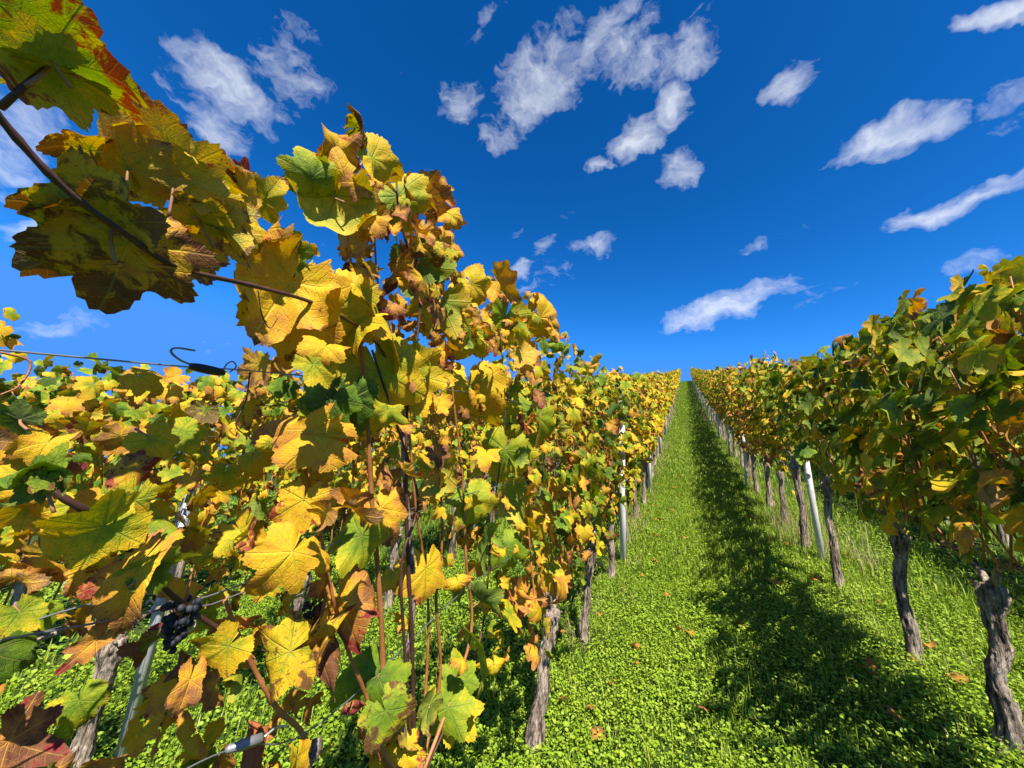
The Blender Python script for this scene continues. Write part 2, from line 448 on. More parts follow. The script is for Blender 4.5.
def unit(v): return v / (np.linalg.norm(v, axis=-1, keepdims=True) + 1e-9)
def make_leaves(tmpl, O, T, Nn, size, hue, brown, seed, crumple, rg):
    """leaf blades as one vertex soup. O petiole points, T tip directions, Nn face normals"""
    uv, F4, F3 = tmpl; n = len(O); nv = len(uv)
    x = uv[None, :, 0] * (1 + rg.normal(0, .08, (n, 1))); y = np.broadcast_to(uv[None, :, 1], (n, nv)).copy()
    r = np.hypot(x, y); th = np.arctan2(x, y)
    cr = crumple[:, None]
    z = -(.10 + .25 * cr) * r ** 2 * rg.normal(.8, .5, (n, 1)) + rg.normal(.10, .16, (n, 1)) * np.abs(x)
    z += (.035 + .11 * cr) * r ** 2 * np.sin(3 * th + rg.uniform(0, 6.3, (n, 1)))
    z += (.03 + .05 * cr) * r ** 2 * np.sin(6 * th + rg.uniform(0, 6.3, (n, 1)))
    z += .018 * r * np.sin(11 * th + rg.uniform(0, 6.3, (n, 1))) + .05 * cr * np.sin(9 * x + rg.uniform(0, 6, (n, 1))) * np.sin(8 * y + rg.uniform(0, 6, (n, 1)))
    kx = rg.normal(0, .35, (n, 1)) + cr * rg.normal(0, 1.9, (n, 1)); ky = rg.normal(.45, .35, (n, 1)) + cr * rg.normal(.6, 1.7, (n, 1))
    def bend(a, k, z):
        k = np.where(np.abs(k) < 1e-3, 1e-3, k)
        rad = 1 / k - z
        return rad * np.sin(k * a), 1 / k - rad * np.cos(k * a)
    X, z = bend(x, -kx, z); Y, z = bend(y, -ky, z)
    Nn = unit(Nn - T * np.sum(Nn * T, 1, keepdims=True)); R = np.cross(T, Nn)
    P = O[:, None] + size[:, None, None] * (X[..., None] * R[:, None] + Y[..., None] * T[:, None] + z[..., None] * Nn[:, None])
    off = (np.arange(n) * nv)[:, None, None]
    tint = np.repeat(np.stack([hue, brown, seed], -1), nv, 0)
    return P.reshape(-1, 3), (F4[None] + off).reshape(-1, 4) if len(F4) else np.zeros((0, 4), int), (F3[None] + off).reshape(-1, 3), np.tile(uv, (n, 1)), tint

def foliage_mesh(name, rg, count, lod, half_len, z0, z1, thick, slp, hue_mu, hue_sd, brown_mu, size=.062, dry=.25, mat=None, keep=None, top_sd=.10, ny=(-.15, .5)):
    """wall of leaves round y in +-half_len; local origin at the trunk base"""
    y = rg.uniform(-half_len, half_len, count)
    env_top = z1 + top_sd * np.sin(y * 5.1 + rg.uniform(0, 6)) + rg.normal(0, top_sd, count)
    env_bot = z0 + .12 * np.sin(y * 4.0 + rg.uniform(0, 6)) + rg.normal(0, .08, count)
    zz = env_bot + (env_top - env_bot) * rg.beta(1.2, .95, count)
    side = np.sign(rg.normal(0, 1, count))
    x = side * np.abs(rg.normal(thick * .75, thick * .45, count))
    # narrower at the top and the bottom
    fr = (zz - z0) / (z1 - z0); x *= np.clip(.55 + 1.6 * fr * (1.15 - fr), .4, 1.1)
    O = np.stack([x, y, zz + slp * y], -1)
    if keep is not None:
        k = keep(O); O = O[k]; side = side[k]
    n = len(O)
    Nn = unit(np.stack([side * rg.uniform(.35, 1.0, n) + rg.normal(0, .35, n), rg.normal(ny[0], ny[1], n), rg.uniform(.0, .9, n)], -1))
    T = unit(np.stack([side * rg.uniform(.0, .7, n), rg.normal(0, .55, n), -rg.uniform(.25, 1.0, n)], -1))
    T = unit(T - Nn * np.sum(T * Nn, 1, keepdims=True) * .85)
    sz = size * np.exp(rg.normal(0, .22, n))
    patch = .06 * np.sin(O[:, 1] * 6 + rg.uniform(0, 6)) * np.sin(O[:, 2] * 5 + rg.uniform(0, 6))
    hue = np.clip(rg.normal(hue_mu, hue_sd, n) + patch, .0, .98)
    dryl = rg.random(n) < dry
    crumple = np.where(dryl, rg.uniform(.35, 1.15, n), rg.uniform(.03, .45, n))
    hue = np.where(dryl & (rg.random(n) < .7), np.clip(rg.normal(.76, .10, n), 0, .96), hue)
    brown = np.clip(rg.normal(brown_mu, .16, n), -.2, .8)
    seed = rg.random(n)
    tm = {'hero': T_HERO, 'near': T_NEAR, 'mid': T_MID, 'far': T_FAR}[lod]
    g = rg.integers(0, len(tm), n)
    Vs, A4, A3, U, TT, o = [], [], [], [], [], 0
    for q in range(len(tm)):
        s = g == q
        if not s.any(): continue
        V, f4, f3, uv, tt = make_leaves(tm[q], O[s], T[s], Nn[s], sz[s], hue[s], brown[s], seed[s], crumple[s], rg)
        Vs.append(V); A4.append(f4 + o); A3.append(f3 + o); U.append(uv); TT.append(tt); o += len(V)
    return mesh(name, np.concatenate(Vs), [np.concatenate(A4), np.concatenate(A3)], mat or M_LEAF, None, np.concatenate(U), np.concatenate(TT))


# ------------------------------------------------------------------ ground and ground cover
def spaced(lo, hi, fine_lo, fine_hi, step):
    a = list(np.arange(fine_lo, fine_hi, step)); s = step; q = fine_hi
    while q < hi: a.append(q); s *= 1.25; q += s
    a.append(hi); s = step; q = fine_lo - step
    while q > lo: a.insert(0, q); s *= 1.25; q -= s
    a.insert(0, lo); return np.array(a)
gx = spaced(-900, 900, -9, 7, .22); gyv = spaced(-60, 900, -2, 70, .3)
GX, GY = np.meshgrid(gx, gyv); GZ = gh(GX, GY)
nx, ny = len(gx), len(gyv)
ii = np.arange(ny - 1)[:, None] * nx; jj = np.arange(nx - 1)[None]
gf = np.stack([ii + jj, ii + jj + 1, ii + nx + jj + 1, ii + nx + jj], -1).reshape(-1, 4)
g = link('ground', mesh('ground', np.stack([GX, GY, GZ], -1).reshape(-1, 3), [gf], M_GROUND)); g['kind'] = 'structure'

def scatter(n, x0, x1, y0, y1, dens=None):
    x = rng.uniform(x0, x1, n); y = rng.uniform(y0, y1, n)
    if dens is not None:
        k = rng.random(n) < dens(x, y); x, y = x[k], y[k]
    return x, y
# clover and chickweed: small round leaves on short stalks
def cover(regions):
    P = []
    for (n, x0, x1, y0, y1, sz) in regions:
        x, y = scatter(n, x0, x1, y0, y1)
        pn = np.sin(x * 2.3 + 1) * np.sin(y * 1.9) + np.sin(x * 5 + y * 3) * .5
        k = rng.random(len(x)) < np.clip(.75 + .3 * pn, .15, 1)
        x, y = x[k], y[k]
        P.append(np.stack([x, y, gh(x, y) + rng.uniform(.015, .07, len(x)), sz * np.exp(rng.normal(0, .3, len(x)))], -1))
    P = np.concatenate(P); n = len(P)
    k = 7
    th = np.arange(k) * 2 * math.pi / k
    nr = unit(np.stack([rng.normal(.05, .38, n), rng.normal(-.12, .38, n), np.ones(n)], -1))
    a = unit(np.cross(nr, rng.normal(0, 1, (n, 3)))); b = np.cross(nr, a)
    s = P[:, 3]
    rad = np.array([1.15, .95, .8, .72, .8, .95, 1.05])
    ring = P[:, None, :3] + s[:, None, None] * (a[:, None] * (np.cos(th) * rad)[None, :, None] + b[:, None] * (np.sin(th) * .8 * rad)[None, :, None]) + nr[:, None] * (s * .22)[:, None, None]
    V = np.concatenate([P[:, None, :3], ring], 1).reshape(-1, 3)
    j = np.arange(k); F = np.stack([np.zeros(k, int), 1 + j, 1 + (j + 1) % k], -1)
    F = (F[None] + (np.arange(n) * (k + 1))[:, None, None]).reshape(-1, 3)
    t = np.repeat(np.stack([rng.normal(.5, .15, n), np.zeros(n), rng.random(n)], -1), k + 1, 0)
    o = link('clover', mesh('clover', V, [F], M_CLOVER, None, None, t)); o['kind'] = 'stuff'; return o
cl = cover([(105000, -1.3, 3.2, 1.4, 4.6, .0072), (44000, -4.5, -1.3, .6, 4.6, .010), (30000, -3.0, 3.0, 4.6, 8.5, .0100), (9000, 3.2, 5, 2, 6, .015), (26000, -9.5, -4.5, -2, 7, .017), (6000, -4.5, -1.3, -1.0, .6, .011)])
tag(cl, 'bright green clover and chickweed carpet between the vine rows', 'clover')

def blades(name, regions, m, lean=.55):
    Ps = []
    for (n, x0, x1, y0, y1, h, wd, clump) in regions:
        x, y = scatter(n, x0, x1, y0, y1)
        if clump:
            c = rng.integers(0, max(1, n // clump), n); cxs = rng.uniform(x0, x1, n // clump + 1); cys = rng.uniform(y0, y1, n // clump + 1)
            x = cxs[c] + rng.normal(0, .045, n); y = cys[c] + rng.normal(0, .045, n)
        Ps.append(np.stack([x, y, gh(x, y) - .005, h * np.exp(rng.normal(0, .35, n)), wd * np.exp(rng.normal(0, .2, n))], -1))
    P = np.concatenate(Ps); n = len(P)
    az = rng.uniform(0, 6.283, n); d = np.stack([np.cos(az), np.sin(az), np.zeros(n)], -1); sd = np.stack([-np.sin(az), np.cos(az), np.zeros(n)], -1)
    le = np.abs(rng.normal(lean, .3, n))[:, None]; h = P[:, 3:4]; wd = P[:, 4:5]; o = P[:, :3]
    up = np.array([[0, 0, 1.0]])
    p1 = o + up * h * .55 + d * h * le * .22; p2 = o + up * h * (1 - .18 * le) + d * h * le * .85
    V = np.stack([o - sd * wd, o + sd * wd, p1 + sd * wd * .85, p1 - sd * wd * .85, p2], 1).reshape(-1, 3)
    b = (np.arange(n) * 5)[:, None]
    F4 = b + np.array([[0, 1, 2, 3]]); F3 = b + np.array([[3, 2, 4]])
    t = np.repeat(np.stack([rng.normal(.45, .2, n), np.zeros(n), rng.random(n)], -1), 5, 0)
    o = link(name, mesh(name, V, [F4, F3], m, None, None, t)); o['kind'] = 'stuff'; return o
gr = blades('grass', [(42000, -1.2, 3.2, 1.4, 5, .045, .0019, 0), (9000, -1.2, 3.2, 1.4, 5, .075, .0026, 14), (15000, -4.5, -1.2, .6, 5, .08, .003, 10),
                      (72000, -1.0, 1.6, 4.4, 10, .05, .003, 0), (16000, -1.0, 1.6, 5, 10, .08, .0035, 12), (16000, 1.6, 5, 2, 10, .10, .004, 12), (14000, -5, -1, 5, 10, .10, .004, 12),
                      (50000, -1.0, 1.5, 10, 20, .06, .005, 0), (50000, -1.0, 1.5, 20, 36, .07, .009, 0), (36000, -1.0, 1.5, 36, 63, .08, .015, 0),
                      (9000, -10, -4.5, -2, 9, .12, .005, 10), (14000, 1.5, 5, 10, 22, .12, .007, 14), (14000, -6, -1, 10, 22, .12, .007, 14)], M_GRASS)
tag(gr, 'green grass sward running up the hill between vine rows', 'grass')
st = blades('dry_grass', [(120, .95, 1.5, 2.6, 4.6, .14, .0014, 0), (420, .95, 1.6, 4.7, 7.2, .34, .0016, 10), (600, .9, 1.5, 7, 18, .2, .003, 9), (1200, -1.1, -.6, 3, 16, .16, .003, 8), (1500, .8, 1.5, 18, 50, .3, .008, 8), (1200, -1.1, -.6, 16, 50, .25, .008, 8)], M_STRAW, .5)
tag(st, 'straw-coloured dry grass stems under the vines', 'dry grass')


# ------------------------------------------------------------------ vine parts
def trunk_shape(rg, h, r, lod, lean=(0, 0), head=1.38):
    n, k = {'near': (110, 44), 'mid': (18, 12), 'far': (6, 6)}[lod]
    pts = [np.array([0, 0, -.06])]
    for i in range(1, 6):
        f = i / 5; pts.append(np.array([lean[0] * f + rg.normal(0, .007), lean[1] * f + rg.normal(0, .007), h * f]))
    P = spline(pts, n); f = np.linspace(0, 1, n)
    R = r * (1.25 - .45 * np.clip(f * 2.2, 0, 1) + .15 * f) * (1 + (head - 1) * np.exp(-((f - .93) / .09) ** 2)) * (1 + .06 * np.sin(f * 19 + rg.uniform(0, 6)))
    R[-1] *= .6
    ph = rg.uniform(0, 6, 6); tw = rg.uniform(1, 3.5)
    def rough(t, th):
        a = th + tw * t
        return 1 + .055 * np.sin(3 * a + ph[0] + 2 * np.sin(7 * t)) + .07 * np.sin(7 * a + ph[1] + 3 * t) + .06 * np.abs(np.sin(6 * a + ph[2] + 9 * np.sin(3 * t + ph[3]))) + .05 * np.sin(31 * t + 2 * a + ph[4]) * np.sin(3 * a + ph[5])
    G = rg.normal(0, 1, (n, k))
    for _ in range(3): G = (np.roll(G, 1, 0) + 2 * G + np.roll(G, -1, 0)) / 4
    G2 = rg.normal(0, 1, (n, k))
    for _ in range(9): G2 = (np.roll(G2, 1, 0) + np.roll(G2, -1, 0) + 2 * G2) / 4
    G2 = (np.roll(G2, 1, 1) + 2 * G2 + np.roll(G2, -1, 1)) / 4
    amp = .10 if lod == 'near' else .06
    S = Soup(); S.add(*tube(P, R, k, lambda t, th: rough(t, th) * (1 + amp * 1.2 * G + amp * 3.0 * G2)))
    if lod == 'near':                                   # peeling bark strips and stubs
        for _ in range(80):
            t0 = rg.uniform(.05, .85); i0 = int(t0 * n); ln = rg.integers(7, 22); i1 = min(n - 1, i0 + ln)
            a = rg.uniform(0, 6.283); wd = rg.uniform(.003, .008)
            q = P[i0:i1]; m = len(q)
            if m < 3: continue
            lift = 1.06 + rg.uniform(.05, .55) * np.linspace(0, 1, m) ** 2 * (1 if rg.random() < .5 else .3)
            da = np.linspace(0, rg.normal(0, .3), m)
            c = q + np.stack([np.cos(a + da), np.sin(a + da), 0 * da], -1) * (R[i0:i1] * lift)[:, None]
            tg = np.stack([-np.sin(a + da), np.cos(a + da), 0 * da], -1) * (wd * np.sin(np.linspace(.5, 3.0, m)))[:, None]
            V = np.stack([c - tg, c + tg], 1).reshape(-1, 3); b = np.arange(m - 1)[:, None] * 2
            S.add(V, b + np.array([[0, 1, 3, 2]]))
        for _ in range(5):
            a = rg.uniform(0, 6.283); p = P[int(n * rg.uniform(.86, .97))]
            d = np.array([math.cos(a), math.sin(a), rg.uniform(.1, .9)]) * rg.uniform(.03, .08)
            S.add(*tube(spline([p, p + d * .6, p + d + rg.normal(0, .01, 3)], 6), np.array([1.2, 1, .9, .85, .8, .75]) * r * .26, 7))
    return S, P[-1]
def shoot_tube(pts, r0, r1, n=20, k=6):
    P = spline(pts, n); f = np.linspace(0, 1, n)
    R = r0 + (r1 - r0) * f
    node = 1 + .28 * np.exp(-(((f * n / 3.2) % 1 - .5) / .12) ** 2)
    return tube(P, R * node, k)
def grape_bunch(name, at, parent, rg, n=34, ln=.10, r=.0085, origin=(0, 0, 0)):
    S = Soup()
    u = np.linspace(0, math.pi, 8); v = np.arange(10) * 2 * math.pi / 10
    ring = np.stack([np.outer(np.sin(u), np.cos(v)), np.outer(np.sin(u), np.sin(v)), np.outer(np.cos(u), np.ones(10))], -1).reshape(-1, 3)
    i = np.arange(7)[:, None] * 10; j = np.arange(10)[None]
    F = np.stack([i + j, i + 10 + j, i + 10 + (j + 1) % 10, i + (j + 1) % 10], -1).reshape(-1, 4)
    for q in range(n):
        f = q / n; rad = .027 * (1 - f) ** .6 * rg.uniform(.75, 1.0); a = q * 2.4
        c = np.array([rad * math.cos(a), rad * math.sin(a), -ln * f + rg.normal(0, .004)])
        S.add(c + ring * r * rg.uniform(.82, 1.1), F)
    S.add(*tube(spline([(0, 0, .05), (.004, 0, .01), (0, 0, -ln * .8)], 10), .0022, 6), mi=1)
    S.V = [q + np.asarray(at) - np.asarray(origin) for q in S.V]
    return S.build(name, [M_GRAPE, M_CANE], parent)

LOD_COUNT = {'near': 300, 'mid': 270, 'far': 230}
GRP = {'L': 'grapevines in the row left of the grass path', 'R': 'grapevines in the row right of the grass path', 'L2': 'grapevines in the next row to the left',
       'L3': 'grapevines in rows farther left', 'R2': 'grapevines in rows farther right'}
def vine_parts(root, rg, lod, slp, spec, trunk_h=.74, r=.034, lean=(0, 0)):
    """adds trunk, arms, canes, foliage to a vine root; spec = foliage keyword overrides"""
    S, head = trunk_shape(rg, trunk_h, r, lod, lean)
    S.build('trunk', M_BARK, root)
    if lod != 'far':
        for sg in (-1, 1):
            e = head + np.array([rg.normal(0, .02), sg * .42, .10 + slp * sg * .42])
            A = Soup(); A.add(*shoot_tube([head - [0, 0, .03], head + [0, sg * .13, .10], e], .017, .008, 14, 8)); A.build('arm', M_BARK, root)
        for i in range(8):
            y = -.48 + i * .137 + rg.normal(0, .03); b = head + np.array([rg.normal(0, .02), y, .06 + .05 * (1 - abs(y) * 2) + slp * y])
            tp = np.array([rg.normal(0, .11), y + rg.normal(0, .10), rg.uniform(1.6, 1.9) + slp * y])
            md = (b + tp) / 2 + rg.normal(0, .05, 3)
            A = Soup(); A.add(*shoot_tube([b, md, tp], .0052, .0028, 16, 6)); A.build('shoot', M_CANE, root)
    kw = dict(count=LOD_COUNT[lod], lod=lod, half_len=.62, z0=.78, z1=2.0, thick=.20, slp=slp, hue_mu=.45, hue_sd=.11, brown_mu=.1, mat=M_LEAF if lod == 'near' else M_LEAF_FAR)
    kw.update(spec)
    o = link('foliage', foliage_mesh('foliage', rg, **kw), root); o['ripeness'] = 0.0
    return o
def new_vine(x, y, label, group, lod, spec, seed, **kw):
    root = thing('grapevine', label, 'grapevine', (x, y, gh(x, y)), group)
    if 'keep' not in spec and abs(x) < 3.5: spec['keep'] = below_skyline((x, y, float(gh(x, y))))
    vine_parts(root, np.random.default_rng(seed), lod, slope(x, y), spec, **kw)
    return root
def copy_vine(src, x, y, label, group, ripe, flip):
    r = src.copy(); COL.objects.link(r); r.location = (x, y, float(gh(x, y))); r['label'] = label; r['group'] = group
    sc = random.uniform(.96, 1.05) * float(np.interp(y, [6, 25, 45, 60], [1.08, 1.06, .98, .90]))
    r.scale = ((-1 if flip else 1) * random.uniform(.9, 1.1), 1.0, sc)
    for ch in src.children:
        c = ch.copy(); COL.objects.link(c); c.parent = r
        if 'ripeness' in c: c['ripeness'] = ripe
    return r
ORD = 'first second third fourth fifth sixth seventh eighth ninth tenth eleventh twelfth thirteenth fourteenth fifteenth sixteenth seventeenth eighteenth nineteenth twentieth'.split()

# --- the row left of the path: vines beyond the big near one
B = [(2.38, dict(hue_mu=.46, hue_sd=.20, brown_mu=.26, dry=.45, count=400, thick=.22, z1=2.65, z0=.72), dict(lean=(.02, .16), trunk_h=.68, r=.036), 'grapevine with peeling grey trunk and brown curled leaves, first trunk left of the path'),
     (3.46, dict(hue_mu=.38, hue_sd=.19, brown_mu=.22, dry=.32, count=400, z1=2.5), dict(lean=(.03, .08), r=.030), 'grapevine on thin leaning trunk left of the path, green and yellow leaves'),
     (4.71, dict(hue_mu=.39, hue_sd=.18, brown_mu=.2, dry=.28, count=400, z1=2.42), dict(r=.031), 'yellow-green grapevine, third trunk up the row left of the path'),
     (5.75, dict(hue_mu=.40, hue_sd=.17, brown_mu=.18, dry=.25, count=400, z1=2.36), dict(r=.030), 'yellow-green grapevine, fourth trunk up the row left of the path')]
for i, (y, spec, kw, lab) in enumerate(B): new_vine(XL, y, lab, GRP['L'], 'near', spec, 100 + i, **kw)
# --- the row right of the path, nearest vines
Rn = [(1.98, dict(half_len=.42, ny=(.3, .35), hue_mu=.30, hue_sd=.16, dry=.12, count=430, z1=2.42, z0=.92, thick=.27, size=.072), dict(r=.037), 'tallest green and yellow grapevine, cut off by the right edge'),
      (2.69, dict(ny=(.3, .35), hue_mu=.31, hue_sd=.17, dry=.13, brown_mu=.05, count=520, z1=2.22, z0=.92, thick=.27, size=.072), dict(r=.033, lean=(.05, -.05), trunk_h=.66), 'green grapevine on the thickest gnarled trunk, nearest on the right'),
      (3.45, dict(ny=(.25, .35), hue_mu=.33, hue_sd=.17, dry=.13, brown_mu=.05, count=500, z1=2.15, z0=.95, thick=.25, size=.068), dict(r=.031, lean=(.02, -.04)), 'green grapevine on dark crooked trunk, second on the right of the path'),
      (4.67, dict(ny=(.2, .4), hue_mu=.30, hue_sd=.15, dry=.14, brown_mu=.08, count=460, z1=2.25, z0=1.22), dict(r=.029, trunk_h=1.0), 'grapevine on slim straight trunk right of the white leaning post'),
      (5.72, dict(hue_mu=.36, hue_sd=.16, dry=.16, brown_mu=.12, count=460, z1=2.25, z0=1.25), dict(r=.035, trunk_h=1.0), 'grapevine whose dark trunk stands just behind the nearest white post')]
for i, (y, spec, kw, lab) in enumerate(Rn): new_vine(XR, y, lab, GRP['R'], 'near', spec, 200 + i, **kw)
# --- next row to the left, seen through the near leaves
XL2 = XL - 2.02
L2 = [(.15, .50), (1.30, .50), (2.4, .48), (3.5, .46)]
L2lab = ['yellow grapevine at the far left edge, in the row behind the near leaves', 'yellow grapevine with rough bark trunk beside the slanting grey steel post', 'grapevine with pale trunk behind the hanging grapes, one row back', 'yellow-green grapevine one row back, seen behind the big near vine']
for i, ((y, hm), lab) in enumerate(zip(L2, L2lab)):
    new_vine(XL2, y, lab, GRP['L2'], 'near', dict(hue_mu=hm, hue_sd=.18, dry=.3, brown_mu=.2, count=340, z1=2.42, z0=.95, top_sd=.05), 300 + i, r=.042)

# --- prototypes copied up the hill
def protos(lod, n, seed, **kw):
    out = []
    for i in range(n):
        root = thing('grapevine', '', 'grapevine', (0, -200, 0))
        vine_parts(root, np.random.default_rng(seed + i), lod, .29, kw, r=.036)
        out.append(root)
    return out
MIDP = protos('mid', 6, 400, hue_mu=.39, hue_sd=.16, brown_mu=.16, dry=.24, count=480, z1=2.28, z0=.90, size=.064, top_sd=.06)
FARP = protos('far', 6, 450, hue_mu=.40, hue_sd=.14, brown_mu=.12, dry=.16, count=350, z1=2.28, z0=.85, size=.072, top_sd=.06)
used = set()
def place(x, y, row, idx, ripe):
    lod = 'mid' if y < 17 else 'far'
    pool = MIDP if lod == 'mid' else FARP
    src = pool[random.randrange(len(pool))]
    if row in ('L', 'R'):
        side = 'left' if row == 'L' else 'right'
        tone = 'golden' if ripe > .12 else 'yellow-green'
        if idx <= 18: lab = f'{tone} grapevine, {ORD[idx - 1]} trunk up the row {side} of the path'
        elif y < 38: lab = f'small yellow grapevine halfway up the row {side} of the path'
        else: lab = f'tiny yellow grapevine near the hilltop in the row {side} of the path'
    elif row == 'L2':
        lab = 'yellow grapevine one row left, seen between the near leaves' if y < 9 else 'distant grapevine one row left, behind nearer foliage'
    elif row == 'L3': lab = 'grapevine in the rows farthest left, glimpsed through gaps in nearer leaves'
    else: lab = 'grapevine in the rows behind the right-hand row, glimpsed under its leaves'
    if src.name not in used:
        used.add(src.name); src.location = (x, y, float(gh(x, y))); src['label'] = lab; src['group'] = GRP[row]
        for c in src.children:
            if 'ripeness' in c: c['ripeness'] = ripe
        return
    copy_vine(src, x, y, lab, GRP[row], ripe, random.random() < .5)
y, i = 6.85, 5
while y < 61.5:
    place(XL + random.uniform(-.03, .03), y, 'L', i, random.uniform(-.03, .05) + min(.05, (y - 6) * .004)); y += 1.1; i += 1
y, i = 6.8, 6
while y < 61.5:
    rp = .15 if 7 < y < 12 else .0
    place(XR + random.uniform(-.03, .03), y, 'R', i, random.uniform(-.05, .05) + rp); y += 1.1; i += 1
y = 4.6
while y < 40: place(XL2, y, 'L2', 0, random.uniform(-.02, .08)); y += 1.1
for k_, x, y0, y1 in (('L3', XL2 - 2.02, .4, 34), ('L3', XL2 - 4.04, 1.4, 26), ('R2', XR + 2.02, 1.0, 24), ('R2', XR + 4.04, 1.0, 14)):
    y = y0
    while y < y1: place(x, y, k_, 0, random.uniform(-.10, .08)); y += 1.1


# ------------------------------------------------------------------ posts, wires
def post(x, y, name, label, group, m, h=2.1, wdt=.055, dep=.035, lean=(0, 0)):
    root = thing(name, label, 'post', (x, y, gh(x, y)), group)
    S = Soup(); t = .004                                # open C profile: web and two flanges with lips
    for (c, s) in (((0, 0, h / 2 - .1), (wdt, t, h + .2)), ((-wdt / 2 + t / 2, dep / 2 + t / 2 + .001, h / 2 - .1), (t, dep, h + .2)), ((wdt / 2 - t / 2, dep / 2 + t / 2 + .001, h / 2 - .1), (t, dep, h + .2)),
                   ((-wdt / 2 + .010, dep + t + .003, h / 2 - .1), (.012, t, h + .2)), ((wdt / 2 - .010, dep + t + .003, h / 2 - .1), (.012, t, h + .2))):
        S.add(*box(c, s))
    S.build('profile', m, root, smooth=False)
    for q in (.8, 1.12, 1.45, 1.85):
        H = Soup(); H.add(*tube(spline([(-wdt / 2, 0, q), (-wdt / 2 - .014, -.002, q + .004), (-wdt / 2 - .012, -.002, q + .022)], 6), .0028, 6)); H.build('hook', m, root)
    root.rotation_euler = (lean[1], lean[0], 0); return root
GP = {'R': 'white posts in the row right of the path', 'L': 'pale posts in the row left of the path', 'L2': 'steel posts in the next row to the left'}
for i, y in enumerate((5.3, 9.34, 12.5, 15.9, 19.6, 23.4, 27.2, 31, 35, 39, 43, 47, 51, 55, 59)):
    lab = ['nearest white post leaning beside the right row of vines', 'second white post up the right row, beside a dark trunk', 'third white post up the right row of vines', 'fourth white post up the right row of vines', 'fifth white post up the right row of vines'][i] if i < 5 else 'small white post far up the right row of vines'
    post(XR + (.05 if i == 0 else -.12), y, 'trellis_post', lab, GP['R'], M_WHITE, 2.0, .052 if i < 3 else .075, .04, (-.03 if i == 0 else random.uniform(-.02, .02), 0))
for i, y in enumerate((5.15, 8.9, 12.7, 16.4, 20.2, 24, 28, 32, 36, 40, 45, 50, 55)):
    lab = ['nearest pale post in the left row, behind a thin trunk', 'second pale post up the left row of vines', 'third pale post up the left row of vines'][i] if i < 3 else 'small pale post far up the left row of vines'
    post(XL + .06, y, 'trellis_post', lab, GP['L'], M_WHITE, 2.0, .07, .04)
for i, y in enumerate((1.50, 5.3, 9.2, 13)):
    lab = ['galvanised grey steel post slanting up behind the grapes at lower left', 'grey steel post glimpsed behind the near leaves, second in its row', 'grey steel post deep in the row behind the near leaves', 'grey steel post deep in the row behind the near leaves'][i]
    post(XL2 - .10, y, 'trellis_post', lab, GP['L2'], M_GALV, 1.62 if i == 0 else 2.0, .05, .035)

def wire(pts, label, group, r=.0016, m=None, n=40):
    pts = np.asarray(pts, float); o = pts[0].copy()
    S = Soup(); S.add(*tube(spline(pts, n) - o, r, 6)); ob = S.build('trellis_wire', m or M_WIRE, None, o)
    return tag(ob, label, 'wire', group)
def row_wire(x, hgt, y0, y1, label, group, near=None, r=.0016):
    ys = np.concatenate([np.arange(y0, 8, .7), np.arange(8, y1, 3)])
    pts = np.stack([np.full(len(ys), x), ys, gh(x, ys) * 1.0 + hgt], -1)
    if near is not None: pts = np.vstack([near, pts[pts[:, 1] > near[-1][1] + .3]])
    return wire(pts, label, group, r, n=160)
GW = 'trellis wires along the vine rows'
XW = XL + .02
row_wire(XW, 1.88, -.6, 60, 'top trellis wire of the left row, carrying the black plastic joiner', GW, near=[on_row(-60, 345, XW), on_row(0, 350, XW), on_row(200, 368, XW), on_row(285, 374, XW)])
row_wire(XW, 1.46, -.6, 60, 'trellis wire running past the hanging blue grapes, left row', GW, near=[on_row(-60, 652, XW), on_row(0, 640, XW), on_row(150, 612, XW), on_row(240, 585, XW), on_row(330, 545, XW)])
row_wire(XW - .05, 1.50, -.6, 60, 'upper of the two wires crossing behind the grapes, left row', GW, near=[on_row(-60, 655, XW - .05), on_row(0, 632, XW - .05), on_row(95, 603, XW - .05), on_row(170, 592, XW - .05), on_row(250, 590, XW - .05)])
row_wire(XW, 1.1, -.6, 60, 'lower trellis wire of the left row, joined by the grey wire tensioner', GW, near=[on_row(150, 790, XW), on_row(200, 762, XW), on_row(243, 745, XW), on_row(330, 716, XW)])
for h in (.78, 1.15, 1.5, 1.85):
    row_wire(XR - .03, h, .2, 60, {.78: 'lowest trellis wire of the right row, at the trunk heads', 1.15: 'second trellis wire from the ground, right row', 1.5: 'third trellis wire from the ground, right row', 1.85: 'top trellis wire of the right row'}[h], GW)
for h in (.85, 1.85):
    row_wire(XL2 - .1, h, -.5, 40, {.85: 'low trellis wire of the row behind the near leaves', 1.85: 'top trellis wire of the row behind the near leaves'}[h], GW)

# black plastic wire joiner on the top wire
a, b = on_row(190, 366, XW), on_row(224, 373, XW); ax_ = (b - a) / np.linalg.norm(b - a)
mid = (a + b) / 2
jn = thing('wire_joiner', 'black plastic joiner with curled wire end on the top wire', 'wire joiner', mid)
S = Soup(); f = np.linspace(0, 1, 12); ln = np.linalg.norm(b - a)
S.add(*tube(a - mid + ax_ * ln * f[:, None], .0085 * (1 - .35 * np.abs(2 * f - 1) ** 3), 12)); S.build('sleeve', M_BLACK, jn)
S = Soup(); S.add(*tube(spline([on_row(192, 365, XW - .002) - mid, on_row(180, 360, XW) - mid, on_row(171, 352, XW) - mid, on_row(176, 348, XW) - mid, on_row(195, 350.5, XW) - mid], 24), .0019, 6)); S.build('wire_tail', M_WIRE, jn)
S = Soup(); S.add(*tube(spline([on_row(222, 372, XW) - mid, on_row(227, 364, XW) - mid, on_row(233, 361.5, XW) - mid, on_row(236, 367, XW) - mid, on_row(230, 372, XW) - mid], 20), .0014, 6)); S.build('wire_tail', M_WIRE, jn)
